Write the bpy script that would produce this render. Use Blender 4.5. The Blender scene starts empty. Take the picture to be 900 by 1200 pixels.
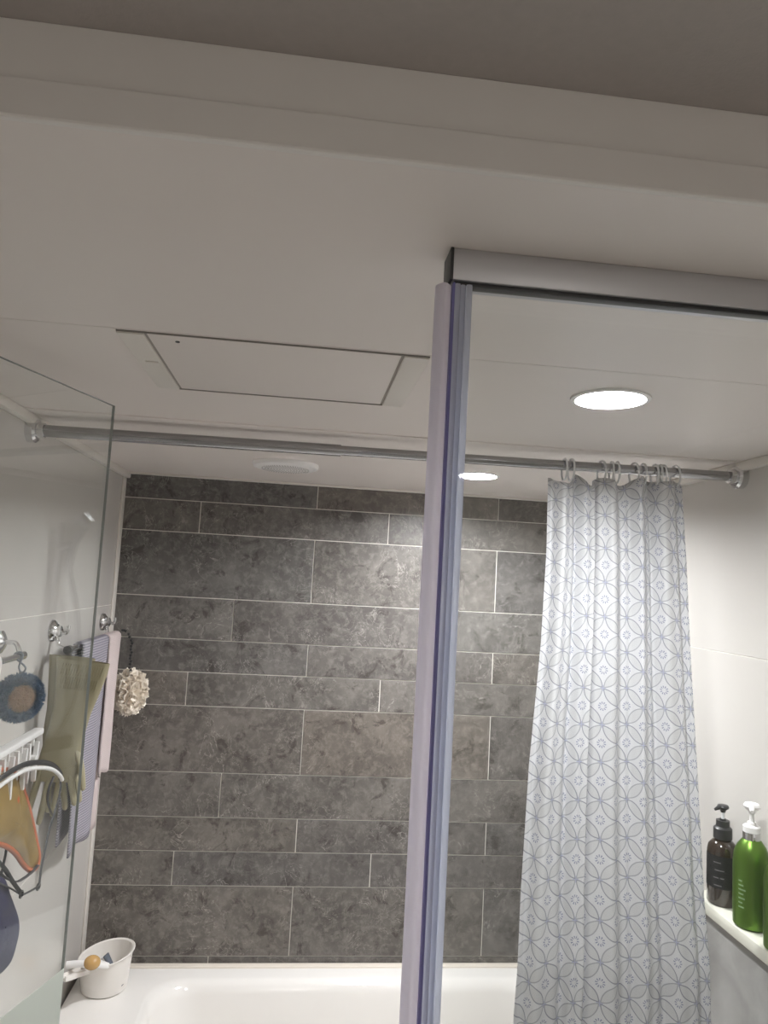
import bpy, bmesh, math, random
from mathutils import Vector, Matrix
random.seed(7)
S = bpy.context.scene
COL = S.collection

# ------------------------------------------------------------------ camera
CAM = Vector((0.578, -2.358, 1.880))
ROWX = Vector((0.99243086, -0.11025586, 0.05407993))   # camera right, in room axes
ROWY = Vector((0.06396722, 0.08820469, -0.99404634))   # camera down
ROWZ = Vector((0.10482933, 0.9899816, 0.09458982))     # camera forward
FPX = 853.0
cam_data = bpy.data.cameras.new('camera')
cam_data.sensor_fit = 'AUTO'; cam_data.sensor_width = 36.0
cam_data.lens = FPX / 1200 * 36.0
cam_data.clip_start = 0.02
cam = bpy.data.objects.new('camera', cam_data); COL.objects.link(cam)
M4 = Matrix(((ROWX[0], -ROWY[0], -ROWZ[0], CAM[0]), (ROWX[1], -ROWY[1], -ROWZ[1], CAM[1]),
             (ROWX[2], -ROWY[2], -ROWZ[2], CAM[2]), (0, 0, 0, 1)))
cam.matrix_world = M4
S.camera = cam

# ------------------------------------------------------------------ world + exposure
w = bpy.data.worlds.new('world'); S.world = w; w.use_nodes = True
w.node_tree.nodes['Background'].inputs[0].default_value = (0.55, 0.57, 0.6, 1)
w.node_tree.nodes['Background'].inputs[1].default_value = 0.05
S.view_settings.view_transform = 'Standard'; S.view_settings.look = 'None'
S.view_settings.gamma = 1.0; S.view_settings.use_curve_mapping = False
S.view_settings.exposure = 0.60
LAMP = 300.0            # radiance of the two shower downlights
LAMP_COL = (0.98, 0.985, 1.0)
DRY_FILL = 15.0         # unseen fill lamp added in the dry half, behind the camera
S.cycles.diffuse_bounces = 7
S.cycles.transparent_max_bounces = 24
S.cycles.sample_clamp_indirect = 6.0

# room measures (metres; back wall Y=0, left wall X=0)
W = 1.52; H = 2.18; FLOOR = 0.10; YD = -1.863; HD = 2.25; YB = -3.9; YG = -1.742

def at(x, y, ax, v):
    """room point on the plane axis ax = v along the sight line of a picture point"""
    r = ROWX * ((x - 450) / FPX) + ROWY * ((y - 600) / FPX) + ROWZ
    return CAM + r * ((v - CAM[ax]) / r[ax])

# ------------------------------------------------------------------ materials
def nn(nt, t, **kw):
    n = nt.nodes.new(t)
    for k, v in kw.items(): setattr(n, k, v)
    return n
def mth(nt, op, a, b=None, c=None, clamp=False):
    n = nt.nodes.new('ShaderNodeMath'); n.operation = op; n.use_clamp = clamp
    for i, v in enumerate((a, b, c)):
        if v is None: continue
        if isinstance(v, (int, float)): n.inputs[i].default_value = v
        else: nt.links.new(v, n.inputs[i])
    return n.outputs[0]
def mixc(nt, f, a, b, mode='MIX'):
    n = nt.nodes.new('ShaderNodeMix'); n.data_type = 'RGBA'; n.blend_type = mode
    for s, v in ((n.inputs[0], f), (n.inputs[6], a), (n.inputs[7], b)):
        if isinstance(v, (int, float)): s.default_value = v
        elif isinstance(v, tuple): s.default_value = (*v[:3], 1)
        else: nt.links.new(v, s)
    return n.outputs[2]
def ramp(nt, f, stops):
    n = nt.nodes.new('ShaderNodeValToRGB'); nt.links.new(f, n.inputs[0])
    e = n.color_ramp.elements
    while len(e) < len(stops): e.new(0.5)
    for i, (p, c) in enumerate(stops):
        e[i].position = p; e[i].color = (*c, 1) if isinstance(c, tuple) else (c, c, c, 1)
    return n.outputs[0]
def noise(nt, vec, scale, detail=4, rough=0.55, dist=0.0):
    n = nn(nt, 'ShaderNodeTexNoise'); n.inputs['Scale'].default_value = scale
    n.inputs['Detail'].default_value = detail; n.inputs['Roughness'].default_value = rough
    n.inputs['Distortion'].default_value = dist
    if vec is not None: nt.links.new(vec, n.inputs['Vector'])
    return n.outputs[0]
def bump(nt, h, strength, dist, bsdf):
    n = nn(nt, 'ShaderNodeBump'); n.inputs['Strength'].default_value = strength
    n.inputs['Distance'].default_value = dist
    nt.links.new(h, n.inputs['Height']); nt.links.new(n.outputs[0], bsdf.inputs['Normal'])
def new_mat(name):
    m = bpy.data.materials.new(name); m.use_nodes = True
    nt = m.node_tree; b = nt.nodes['Principled BSDF']
    return m, nt, b, nt.nodes['Material Output']
def objco(nt): return nn(nt, 'ShaderNodeTexCoord').outputs['Object']
def worldco(nt): return nn(nt, 'ShaderNodeNewGeometry').outputs['Position']

def mat(name, col, rough=0.5, metal=0.0, var=0.0, vscale=8, bmp=0.0, bscale=200, bdist=0.001,
        trans=0.0, spec=0.5, coat=0.0, sss=0.0):
    m, nt, b, out = new_mat(name)
    b.inputs['Roughness'].default_value = rough; b.inputs['Metallic'].default_value = metal
    b.inputs['Specular IOR Level'].default_value = spec
    b.inputs['Transmission Weight'].default_value = trans
    b.inputs['Coat Weight'].default_value = coat
    v = objco(nt)
    if var > 0:
        f = noise(nt, v, vscale)
        c = mixc(nt, f, tuple(x * (1 - var) for x in col), tuple(min(1, x * (1 + var)) for x in col))
        nt.links.new(c, b.inputs['Base Color'])
    else: b.inputs['Base Color'].default_value = (*col, 1)
    if bmp > 0: bump(nt, noise(nt, v, bscale, 3), bmp, bdist, b)
    if sss > 0:
        b.inputs['Subsurface Weight'].default_value = sss; b.inputs['Subsurface Radius'].default_value = (.01, .01, .01)
    return m

def glass_mat(name, tint, base=0.04, rough=0.0):
    m, nt, b, out = new_mat(name); nt.nodes.remove(b)
    lw = nn(nt, 'ShaderNodeLayerWeight'); lw.inputs['Blend'].default_value = 0.5
    fr = mth(nt, 'ADD', mth(nt, 'MULTIPLY', mth(nt, 'POWER', lw.outputs['Facing'], 5.0), 1 - base), base, clamp=True)
    tr = nn(nt, 'ShaderNodeBsdfTransparent'); tr.inputs[0].default_value = (*tint, 1)
    gl = nn(nt, 'ShaderNodeBsdfGlossy'); gl.inputs['Roughness'].default_value = rough
    gl.inputs['Color'].default_value = (0.95, 1, 0.98, 1)
    mx = nn(nt, 'ShaderNodeMixShader'); nt.links.new(fr, mx.inputs[0])
    nt.links.new(tr.outputs[0], mx.inputs[1]); nt.links.new(gl.outputs[0], mx.inputs[2])
    nt.links.new(mx.outputs[0], out.inputs[0])
    return m

def frost_mat():
    m, nt, b, out = new_mat('frosted_film'); nt.nodes.remove(b)
    d = nn(nt, 'ShaderNodeBsdfDiffuse'); d.inputs[0].default_value = (0.76, 0.79, 0.75, 1)
    t = nn(nt, 'ShaderNodeBsdfTranslucent'); t.inputs[0].default_value = (0.84, 0.87, 0.83, 1)
    p = nn(nt, 'ShaderNodeBsdfTransparent'); p.inputs[0].default_value = (0.92, 0.96, 0.93, 1)
    a = nn(nt, 'ShaderNodeMixShader'); a.inputs[0].default_value = 0.55
    nt.links.new(d.outputs[0], a.inputs[1]); nt.links.new(t.outputs[0], a.inputs[2])
    c = nn(nt, 'ShaderNodeMixShader'); c.inputs[0].default_value = 0.12
    nt.links.new(a.outputs[0], c.inputs[1]); nt.links.new(p.outputs[0], c.inputs[2])
    nt.links.new(c.outputs[0], out.inputs[0]); return m

def slate_mat():
    m, nt, b, out = new_mat('slate_tile')
    oi = nn(nt, 'ShaderNodeObjectInfo')
    co = nn(nt, 'ShaderNodeTexCoord').outputs['Object']
    off = nn(nt, 'ShaderNodeVectorMath'); off.operation = 'ADD'
    cmb = nn(nt, 'ShaderNodeCombineXYZ')
    nt.links.new(mth(nt, 'MULTIPLY', oi.outputs['Random'], 37.0), cmb.inputs[0])
    nt.links.new(mth(nt, 'MULTIPLY', oi.outputs['Random'], 91.0), cmb.inputs[2])
    nt.links.new(co, off.inputs[0]); nt.links.new(cmb.outputs[0], off.inputs[1]); v = off.outputs[0]
    cloud = noise(nt, v, 7, 6, 0.62, 0.6)
    fine = noise(nt, v, 42, 7, 0.72, 0.4)
    c = ramp(nt, cloud, [(0.32, (0.080, 0.073, 0.067)), (0.50, (0.122, 0.113, 0.104)), (0.68, (0.176, 0.164, 0.150))])
    c = mixc(nt, ramp(nt, fine, [(0.47, 0.0), (0.66, 0.8)]), c, (0.222, 0.209, 0.192))
    blot = noise(nt, v, 15, 6, 0.72, 0.7)
    c = mixc(nt, ramp(nt, blot, [(0.55, 0.0), (0.64, 0.75)]), c, (0.042, 0.035, 0.030))
    # thin pale scratches
    vein = noise(nt, v, 9, 4, 0.6, 2.6)
    vv = mth(nt, 'ABSOLUTE', mth(nt, 'SUBTRACT', vein, 0.5))
    gate = noise(nt, v, 5, 2)
    vf = mth(nt, 'MULTIPLY', ramp(nt, vv, [(0.0, 0.75), (0.011, 0.0)]), ramp(nt, gate, [(0.46, 0.0), (0.58, 1.0)]))
    c = mixc(nt, vf, c, (0.40, 0.38, 0.35))
    # each tile a slightly different grey, some browner, some bluer
    tint = ramp(nt, oi.outputs['Random'], [(0.0, (0.88, 0.88, 0.90)), (0.3, (1.03, 1.0, 0.96)), (0.55, (0.92, 0.94, 0.97)),
                                          (0.8, (1.07, 1.01, 0.95)), (1.0, (0.97, 0.99, 1.0))])
    c = mixc(nt, 1.0, c, tint, 'MULTIPLY')
    nt.links.new(c, b.inputs['Base Color'])
    b.inputs['Roughness'].default_value = 0.42
    h = mth(nt, 'ADD', mth(nt, 'MULTIPLY', fine, 0.5), cloud)
    bump(nt, h, 0.35, 0.004, b)
    return m

def curtain_mat():
    m, nt, b, out = new_mat('printed_curtain')
    uv = nn(nt, 'ShaderNodeUVMap').outputs[0]
    sp = nn(nt, 'ShaderNodeSeparateXYZ'); nt.links.new(uv, sp.inputs[0])
    x = mth(nt, 'DIVIDE', sp.outputs[0], 0.0355); y = mth(nt, 'DIVIDE', sp.outputs[1], 0.0355)
    s = mth(nt, 'MULTIPLY', mth(nt, 'ADD', x, y), 0.5); t = mth(nt, 'MULTIPLY', mth(nt, 'SUBTRACT', x, y), 0.5)
    fr = lambda q: mth(nt, 'SUBTRACT', mth(nt, 'SUBTRACT', q, mth(nt, 'FLOOR', q)), 0.5)
    a = fr(s); c2 = fr(t)
    aa = mth(nt, 'ABSOLUTE', a); bb = mth(nt, 'ABSOLUTE', c2)
    mxv = mth(nt, 'MAXIMUM', aa, bb); mnv = mth(nt, 'MINIMUM', aa, bb)
    om = mth(nt, 'SUBTRACT', 1.0, mxv)
    dist = mth(nt, 'SQRT', mth(nt, 'ADD', mth(nt, 'MULTIPLY', om, om), mth(nt, 'MULTIPLY', mnv, mnv)))
    dd = mth(nt, 'SUBTRACT', dist, 0.687)
    petal = ramp(nt, mth(nt, 'ADD', dd, 0.5), [(0.488, 1.0), (0.50, 0.0)])
    # two petal directions: one drawn dark, the other pale
    which = mth(nt, 'GREATER_THAN', aa, bb)
    ad = mth(nt, 'ABSOLUTE', mth(nt, 'ADD', dd, 0.012))
    stroke = ramp(nt, ad, [(0.010, 1.0), (0.026, 0.0)])
    # flower of eight dashes at the centre of each cell
    r = mth(nt, 'SQRT', mth(nt, 'ADD', mth(nt, 'MULTIPLY', a, a), mth(nt, 'MULTIPLY', c2, c2)))
    th = mth(nt, 'ARCTAN2', a, c2)
    dash = mth(nt, 'GREATER_THAN', mth(nt, 'COSINE', mth(nt, 'MULTIPLY', th, 10.0)), 0.1)
    ring = mth(nt, 'MULTIPLY', mth(nt, 'GREATER_THAN', r, 0.085), mth(nt, 'LESS_THAN', r, 0.175))
    flower = mth(nt, 'MULTIPLY', dash, ring)
    # small cross strokes at the nodes
    na = mth(nt, 'SUBTRACT', 0.5, aa); nb = mth(nt, 'SUBTRACT', 0.5, bb)
    near = mth(nt, 'LESS_THAN', mth(nt, 'ADD', na, nb), 0.17)
    diag = mth(nt, 'LESS_THAN', mth(nt, 'ABSOLUTE', mth(nt, 'SUBTRACT', na, nb)), 0.018)
    cross = mth(nt, 'MULTIPLY', near, diag)
    white = (0.80, 0.80, 0.82)
    col = mixc(nt, mth(nt, 'MULTIPLY', petal, 0.75), white, (0.72, 0.722, 0.73))
    sc = mixc(nt, which, (0.30, 0.32, 0.36), (0.13, 0.15, 0.22))
    col = mixc(nt, mth(nt, 'MULTIPLY', stroke, 0.68), col, sc)
    col = mixc(nt, mth(nt, 'MULTIPLY', flower, 0.75), col, (0.20, 0.235, 0.38))
    col = mixc(nt, mth(nt, 'MULTIPLY', cross, 0.6), col, (0.30, 0.34, 0.62))
    nt.links.new(col, b.inputs['Base Color']); b.inputs['Roughness'].default_value = 0.45
    tl = nn(nt, 'ShaderNodeBsdfTranslucent'); nt.links.new(col, tl.inputs[0])
    mx = nn(nt, 'ShaderNodeMixShader'); mx.inputs[0].default_value = 0.22
    nt.links.new(b.outputs[0], mx.inputs[1]); nt.links.new(tl.outputs[0], mx.inputs[2])
    nt.links.new(mx.outputs[0], out.inputs[0])
    return m

def weave_mat(name, c1, c2, scale, rough=0.9):
    m, nt, b, out = new_mat(name)
    uv = worldco(nt)
    sp = nn(nt, 'ShaderNodeSeparateXYZ'); nt.links.new(uv, sp.inputs[0])
    f1 = mth(nt, 'SINE', mth(nt, 'MULTIPLY', sp.outputs[2], scale)); f2 = mth(nt, 'SINE', mth(nt, 'MULTIPLY', sp.outputs[1], scale * 0.8))
    h = mth(nt, 'MULTIPLY_ADD', mth(nt, 'ADD', mth(nt, 'MULTIPLY', f1, 0.7), mth(nt, 'MULTIPLY', mth(nt, 'MULTIPLY', f1, f2), 0.3)), 0.5, 0.5)
    nt.links.new(mixc(nt, h, c1, c2), b.inputs['Base Color'])
    b.inputs['Roughness'].default_value = rough; b.inputs['Specular IOR Level'].default_value = 0.2
    bump(nt, h, 0.6, 0.002, b); return m

def translucent_mat(name, col, rough, amount, clear):
    m, nt, b, out = new_mat(name)
    b.inputs['Base Color'].default_value = (*col, 1); b.inputs['Roughness'].default_value = rough
    t = nn(nt, 'ShaderNodeBsdfTranslucent'); t.inputs[0].default_value = (*col, 1)
    mx = nn(nt, 'ShaderNodeMixShader'); mx.inputs[0].default_value = amount
    nt.links.new(b.outputs[0], mx.inputs[1]); nt.links.new(t.outputs[0], mx.inputs[2])
    p = nn(nt, 'ShaderNodeBsdfTransparent'); p.inputs[0].default_value = (*col, 1)
    m2 = nn(nt, 'ShaderNodeMixShader'); m2.inputs[0].default_value = clear
    nt.links.new(mx.outputs[0], m2.inputs[1]); nt.links.new(p.outputs[0], m2.inputs[2])
    nt.links.new(m2.outputs[0], out.inputs[0]); return m

def emit(name, col, strength):
    m, nt, b, out = new_mat(name); nt.nodes.remove(b)
    e = nn(nt, 'ShaderNodeEmission'); e.inputs[0].default_value = (*col, 1); e.inputs[1].default_value = strength
    nt.links.new(e.outputs[0], out.inputs[0]); return m

def cream_tile_mat(name, c):
    m, nt, b, out = new_mat(name)
    v = worldco(nt)
    f = noise(nt, v, 3.5, 5, 0.6, 0.8)
    nt.links.new(mixc(nt, f, tuple(x * .95 for x in c), tuple(min(1, x * 1.04) for x in c)), b.inputs['Base Color'])
    b.inputs['Roughness'].default_value = 0.16
    bump(nt, noise(nt, v, 5, 2), 0.05, 0.01, b); return m

def concrete_mat():
    m, nt, b, out = new_mat('grey_stone_tile')
    v = worldco(nt); f = noise(nt, v, 9, 7, 0.65, 0.5)
    nt.links.new(ramp(nt, f, [(0.3, (0.27, 0.265, 0.255)), (0.7, (0.40, 0.395, 0.385))]), b.inputs['Base Color'])
    b.inputs['Roughness'].default_value = 0.4; return m

MT = dict(
    slate=slate_mat(), curtain=curtain_mat(), frost=frost_mat(),
    glass=glass_mat('clear_glass', (0.980, 0.988, 0.985)),
    glass_edge=mat('glass_edge', (0.24, 0.26, 0.25), 0.15),
    grout=mat('grout', (0.74, 0.71, 0.65), 0.8),
    cream_tile=cream_tile_mat('cream_tile', (0.60, 0.575, 0.545)),
    cream_grout=mat('cream_grout', (0.82, 0.79, 0.74), 0.8),
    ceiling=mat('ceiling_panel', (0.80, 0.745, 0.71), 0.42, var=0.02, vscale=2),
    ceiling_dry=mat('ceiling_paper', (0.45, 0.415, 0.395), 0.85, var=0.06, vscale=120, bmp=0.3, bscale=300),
    trim=mat('white_trim', (0.78, 0.74, 0.69), 0.35),
    fascia=mat('fascia', (0.80, 0.775, 0.745), 0.5, var=0.03, vscale=6),
    plastic=mat('white_plastic', (0.87, 0.86, 0.85), 0.35),
    bucket=mat('bucket_plastic', (0.82, 0.79, 0.75), 0.3, sss=0.1),
    alu=mat('brushed_aluminium', (0.60, 0.60, 0.62), 0.42, metal=0.6),
    chrome=mat('chrome', (0.72, 0.72, 0.73), 0.10, metal=1.0),
    seal=translucent_mat('pale_seal', (0.97, 0.94, 0.99), 0.25, 0.78, 0.0),
    profile=translucent_mat('clear_profile', (0.86, 0.88, 0.95), 0.18, 0.6, 0.2),
    blue=translucent_mat('blue_seal', (0.30, 0.29, 0.58), 0.3, 0.4, 0.0),
    steel=mat('steel', (0.40, 0.40, 0.41), 0.16, metal=1.0),
    dark=mat('dark_plastic', (0.03, 0.03, 0.032), 0.4),
    tub=mat('enamel', (0.82, 0.80, 0.77), 0.12, coat=0.3),
    caulk=mat('caulk', (0.76, 0.70, 0.62), 0.5),
    floor=mat('floor_tile', (0.70, 0.68, 0.64), 0.5, var=0.05),
    stone=concrete_mat(),
    ledge=mat('ledge_stone', (0.74, 0.73, 0.64), 0.3, var=0.03),
    glove=mat('rubber_glove', (0.33, 0.30, 0.195), 0.45, var=0.10, vscale=14, sss=0.05),
    lavender=weave_mat('lavender_towel', (0.19, 0.18, 0.22), (0.46, 0.44, 0.49), 960),
    pink=weave_mat('pink_towel', (0.62, 0.53, 0.52), (0.68, 0.59, 0.58), 1500),
    puff=mat('puff_mesh', (0.88, 0.82, 0.73), 0.6, sss=0.1),
    blue_yarn=mat('blue_yarn', (0.045, 0.095, 0.17), 0.85, var=0.35, vscale=60),
    tan_yarn=mat('tan_yarn', (0.58, 0.44, 0.33), 0.9, var=0.2, vscale=80),
    amber=mat('amber_vinyl', (0.30, 0.20, 0.065), 0.3, var=0.45, vscale=14),
    orange=mat('orange_rim', (0.52, 0.15, 0.065), 0.4),
    strap=mat('grey_strap', (0.055, 0.057, 0.065), 0.7),
    navy=mat('navy_cloth', (0.016, 0.016, 0.06), 0.85, var=0.4, vscale=20, bmp=0.4, bscale=60, bdist=0.004),
    brown_glass=mat('brown_bottle', (0.028, 0.018, 0.012), 0.12, coat=0.4),
    label=mat('dark_label', (0.007, 0.008, 0.010), 0.5),
    print_=mat('grey_print', (0.16, 0.16, 0.165), 0.5),
    green=mat('green_metallic', (0.115, 0.225, 0.030), 0.32, metal=0.75),
    green_print=mat('pale_print', (0.26, 0.42, 0.20), 0.5),
    knob=mat('amber_knob', (0.55, 0.34, 0.13), 0.25, sss=0.2),
    slate_blue=mat('slate_blue_plastic', (0.12, 0.14, 0.17), 0.5),
    lamp=emit('downlight_lens', LAMP_COL, LAMP * 0.80),
    lamp_tub=emit('tub_downlight_lens', LAMP_COL, LAMP * 1.85),
    dry_fill=emit('dry_fill_lens', (1.0, 0.95, 0.90), DRY_FILL),
    ring=mat('ring_plastic', (0.80, 0.81, 0.82), 0.3),
)

# ------------------------------------------------------------------ mesh helpers
class MB:
    def __init__(s): s.v = []; s.f = []
    def add(s, vs, fs):
        o = len(s.v); s.v += [tuple(q) for q in vs]; s.f += [tuple(i + o for i in q) for q in fs]; return s
    def box(s, x0, x1, y0, y1, z0, z1, bev=0.0):
        if bev <= 0:
            vs = [(x, y, z) for x in (x0, x1) for y in (y0, y1) for z in (z0, z1)]
            return s.add(vs, [(0, 1, 3, 2), (4, 6, 7, 5), (0, 4, 5, 1), (2, 3, 7, 6), (0, 2, 6, 4), (1, 5, 7, 3)])
        bm = bmesh.new(); bmesh.ops.create_cube(bm, size=1)
        for v in bm.verts:
            v.co = Vector(((x0 + x1) / 2 + v.co.x * (x1 - x0), (y0 + y1) / 2 + v.co.y * (y1 - y0), (z0 + z1) / 2 + v.co.z * (z1 - z0)))
        bmesh.ops.bevel(bm, geom=bm.edges[:], offset=bev, segments=2, affect='EDGES', profile=0.5)
        return s.bm(bm)
    def bm(s, bm):
        bm.verts.index_update()
        s.add([v.co[:] for v in bm.verts], [[v.index for v in f.verts] for f in bm.faces]); bm.free(); return s
    def tube(s, pts, rad, n=10, cap=True, closed=False):
        pts = [Vector(p) for p in pts]; N = len(pts)
        rads = rad if isinstance(rad, (list, tuple)) else [rad] * N
        up = None; vs = []
        for i, p in enumerate(pts):
            if closed: d = pts[(i + 1) % N] - pts[i - 1]
            else: d = pts[min(i + 1, N - 1)] - pts[max(i - 1, 0)]
            d.normalize()
            if up is None:
                up = Vector((0, 0, 1)) if abs(d.z) < 0.9 else Vector((1, 0, 0))
            up = (up - d * up.dot(d)).normalized(); sd = d.cross(up)
            r = rads[i]; r = r if isinstance(r, tuple) else (r, r)
            for k in range(n):
                t = 2 * math.pi * k / n; vs.append(p + sd * math.cos(t) * r[0] + up * math.sin(t) * r[1])
        fs = []
        for i in range(N if closed else N - 1):
            j = (i + 1) % N
            for k in range(n):
                fs.append((i * n + k, i * n + (k + 1) % n, j * n + (k + 1) % n, j * n + k))
        if cap and not closed:
            fs.append(tuple(range(n))[::-1]); fs.append(tuple((N - 1) * n + k for k in range(n)))
        return s.add(vs, fs)
    def lathe(s, prof, n=32, c=(0, 0, 0), axis='z', a0=0, a1=2 * math.pi, cap=True):
        vs = []; full = abs(a1 - a0 - 2 * math.pi) < 1e-6; m = n if full else n + 1
        for r, h in prof:
            for k in range(m):
                t = a0 + (a1 - a0) * k / n; q = (r * math.cos(t), r * math.sin(t), h)
                if axis == 'x': q = (q[2], q[0], q[1])
                if axis == 'y': q = (q[1], q[2], q[0])
                vs.append((q[0] + c[0], q[1] + c[1], q[2] + c[2]))
        fs = []
        for i in range(len(prof) - 1):
            for k in range(n):
                l = (k + 1) % m; fs.append((i * m + k, i * m + l, (i + 1) * m + l, (i + 1) * m + k))
        if cap and full:
            fs.append(tuple(range(m))[::-1]); fs.append(tuple((len(prof) - 1) * m + k for k in range(m)))
        return s.add(vs, fs)
    def prism(s, outline, thick):
        """outline of 3-D points, extruded by vector thick"""
        n = len(outline); t = Vector(thick); o = [Vector(p) for p in outline]
        vs = [p - t / 2 for p in o] + [p + t / 2 for p in o]
        fs = [tuple(range(n))[::-1], tuple(range(n, 2 * n))] + [(i, (i + 1) % n, n + (i + 1) % n, n + i) for i in range(n)]
        return s.add(vs, fs)
    def grid(s, P, closed_u=False):
        """P[i][j] points"""
        a = len(P); b = len(P[0]); vs = [q for r in P for q in r]; fs = []
        for i in range(a if closed_u else a - 1):
            for j in range(b - 1): fs.append((i * b + j, ((i + 1) % a) * b + j, ((i + 1) % a) * b + j + 1, i * b + j + 1))
        return s.add(vs, fs)
    def mesh(s, name, m, smooth=True, fixn=True):
        me = bpy.data.meshes.new(name); me.from_pydata(s.v, [], s.f); me.validate()
        if fixn:
            bm = bmesh.new(); bm.from_mesh(me); bmesh.ops.recalc_face_normals(bm, faces=bm.faces); bm.to_mesh(me); bm.free()
        me.materials.append(MT[m] if isinstance(m, str) else m)
        if smooth:
            me.polygons.foreach_set('use_smooth', [True] * len(me.polygons))
            try: me.set_sharp_from_angle(angle=math.radians(38))
            except Exception: pass
        me.update(); return me
    def build(s, name, m, parent=None, smooth=True):
        return link(name, s.mesh(name, m, smooth), parent)

def link(name, me, parent=None):
    o = bpy.data.objects.new(name, me); COL.objects.link(o)
    if parent is not None:
        o.parent = parent; o.matrix_parent_inverse = Matrix.Translation(-parent.location) if parent.type == 'EMPTY' else Matrix()
    return o
def thing(name, label, cat, loc=(0, 0, 0), group=None):
    o = bpy.data.objects.new(name, None); COL.objects.link(o); o.location = loc; o.empty_display_size = 0.05
    return tag(o, label, cat, group)
def tag(o, label, cat, group=None):
    o['label'] = label; o['category'] = cat
    if group: o['group'] = group
    return o
def struct(o, label=None):
    o['kind'] = 'structure'
    if label: o['label'] = label
    return o
def cr(pts, n=6, closed=False):
    """smooth curve through points"""
    P = [Vector(p) for p in pts]; out = []; N = len(P)
    for i in range(N if closed else N - 1):
        p0 = P[i - 1] if (closed or i > 0) else P[0]; p1 = P[i]; p2 = P[(i + 1) % N]
        p3 = P[(i + 2) % N] if (closed or i + 2 < N) else P[-1]
        for k in range(n):
            t = k / n
            out.append(0.5 * ((2 * p1) + (p2 - p0) * t + (2 * p0 - 5 * p1 + 4 * p2 - p3) * t * t + (3 * p1 - p0 - 3 * p2 + p3) * t ** 3))
    if not closed: out.append(P[-1])
    return out

# ------------------------------------------------------------------ room shell
struct(MB().box(-0.1, W + 0.1, YB - 0.1, 0.1, FLOOR - 0.06, FLOOR - 0.004).build('floor', 'grout', smooth=False), 'grey tiled bathroom floor')
fl = bpy.data.objects['floor']
tm = MB().box(-0.1485, 0.1485, -0.1485, 0.1485, -0.006, 0, 0.001).mesh('floor_tile', 'floor', False)
i = 0
for ix in range(5):
    for iy in range(9):
        x = 0.15 + ix * 0.3 + 0.01; y = -0.92 - iy * 0.3
        if y < YB + 0.1: continue
        o = link('tile', tm, fl); o.location = (x, y, FLOOR)

# back wall: grout bed with slate tiles of three heights
bw = struct(MB().box(-0.10, W + 0.10, 0.0022, 0.10, FLOOR, H + 0.1).build('wall_back', 'grout', smooth=False), 'dark slate tiled wall behind the bathtub')
GA = 0.0028
J = {'A': (0.609, 1.211, 1.813), 'B': (0.241, 0.846, 1.450), 'C': (0.367, 0.970, 1.573)}
ROWS = [(2.186, 2.101, 'A'), (2.101, 2.000, 'B'), (2.000, 1.797, 'A'), (1.797, 1.666, 'C'), (1.666, 1.566, 'A'),
        (1.566, 1.463, 'B'), (1.463, 1.262, 'A'), (1.262, 1.129, 'C'), (1.129, 1.028, 'A'), (1.028, 0.927, 'B'),
        (0.927, 0.723, 'A'), (0.723, 0.60, 'C')]
cache = {}
for z1, z0, k in ROWS:
    xs = [0.0] + [x for x in J[k] if x < W] + [W]
    for a, b in zip(xs[:-1], xs[1:]):
        w_, h_ = round(b - a - GA, 4), round(z1 - z0 - GA, 4)
        if (w_, h_) not in cache:
            cache[(w_, h_)] = MB().box(-w_ / 2, w_ / 2, 0, 0.008, -h_ / 2, h_ / 2, 0.0008).mesh('slate_tile', 'slate', False)
        o = link('tile', cache[(w_, h_)], bw)
        o.location = ((a + b) / 2, random.uniform(-0.0004, 0.0004), (z0 + z1) / 2)

# side walls: cream tiles in tall courses
def side_wall(name, label, x0, x1, xf, sgn):
    wl = struct(MB().box(x0, x1, YB - 0.1, 0.0, FLOOR - 0.06, 2.4).build(name, 'cream_grout', smooth=False), label)
    zs = [0.10, 0.563, 1.163, 1.763, 2.30]; ys = [0.0, -1.2, -2.4, -3.6, -3.95]
    c = {}
    for z0, z1 in zip(zs[:-1], zs[1:]):
        for ya, yb in zip(ys[:-1], ys[1:]):
            hw, hh = (ya - yb) / 2 - 0.0009, (z1 - z0) / 2 - 0.0009
            key = (round(hw, 4), round(hh, 4))
            if key not in c:
                c[key] = MB().box(-0.004, 0.004, -hw, hw, -hh, hh, 0.0007).mesh('cream_tile', 'cream_tile', False)
            o = link('tile', c[key], wl); o.location = (xf - sgn * 0.004, (ya + yb) / 2, (z0 + z1) / 2)
    return wl
side_wall('wall_left', 'cream tiled wall behind the towels', -0.10, -0.0015, 0.0, 1)
side_wall('wall_right', 'cream tiled wall behind the pump bottles', W + 0.0015, W + 0.10, W, -1)
struct(MB().box(-0.1, W + 0.1, YB - 0.1, YB, FLOOR - 0.06, 2.4).build('wall_front', 'fascia', smooth=False), 'wall behind the camera')

# ceilings
L1 = (1.032, -1.298); L2 = (1.030, -0.437); HOLE = 0.057
def slab(x0, x1, y0, y1, z, th, holes, rects=()):
    bm = bmesh.new(); ed = []
    def loop(pts):
        vs = [bm.verts.new((*p, z)) for p in pts]
        for i in range(len(vs)): ed.append(bm.edges.new((vs[i], vs[(i + 1) % len(vs)])))
    loop([(x0, y0), (x1, y0), (x1, y1), (x0, y1)])
    for rc in rects: loop([(rc[0], rc[2]), (rc[1], rc[2]), (rc[1], rc[3]), (rc[0], rc[3])])
    for cx, cy, r in holes: loop([(cx + r * math.cos(t * math.pi / 24), cy + r * math.sin(t * math.pi / 24)) for t in range(48)])
    bmesh.ops.triangle_fill(bm, edges=ed, use_beauty=True)
    g = bmesh.ops.extrude_face_region(bm, geom=bm.faces[:])
    for e in g['geom']:
        if isinstance(e, bmesh.types.BMVert): e.co.z += th
    return MB().bm(bm)
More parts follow.
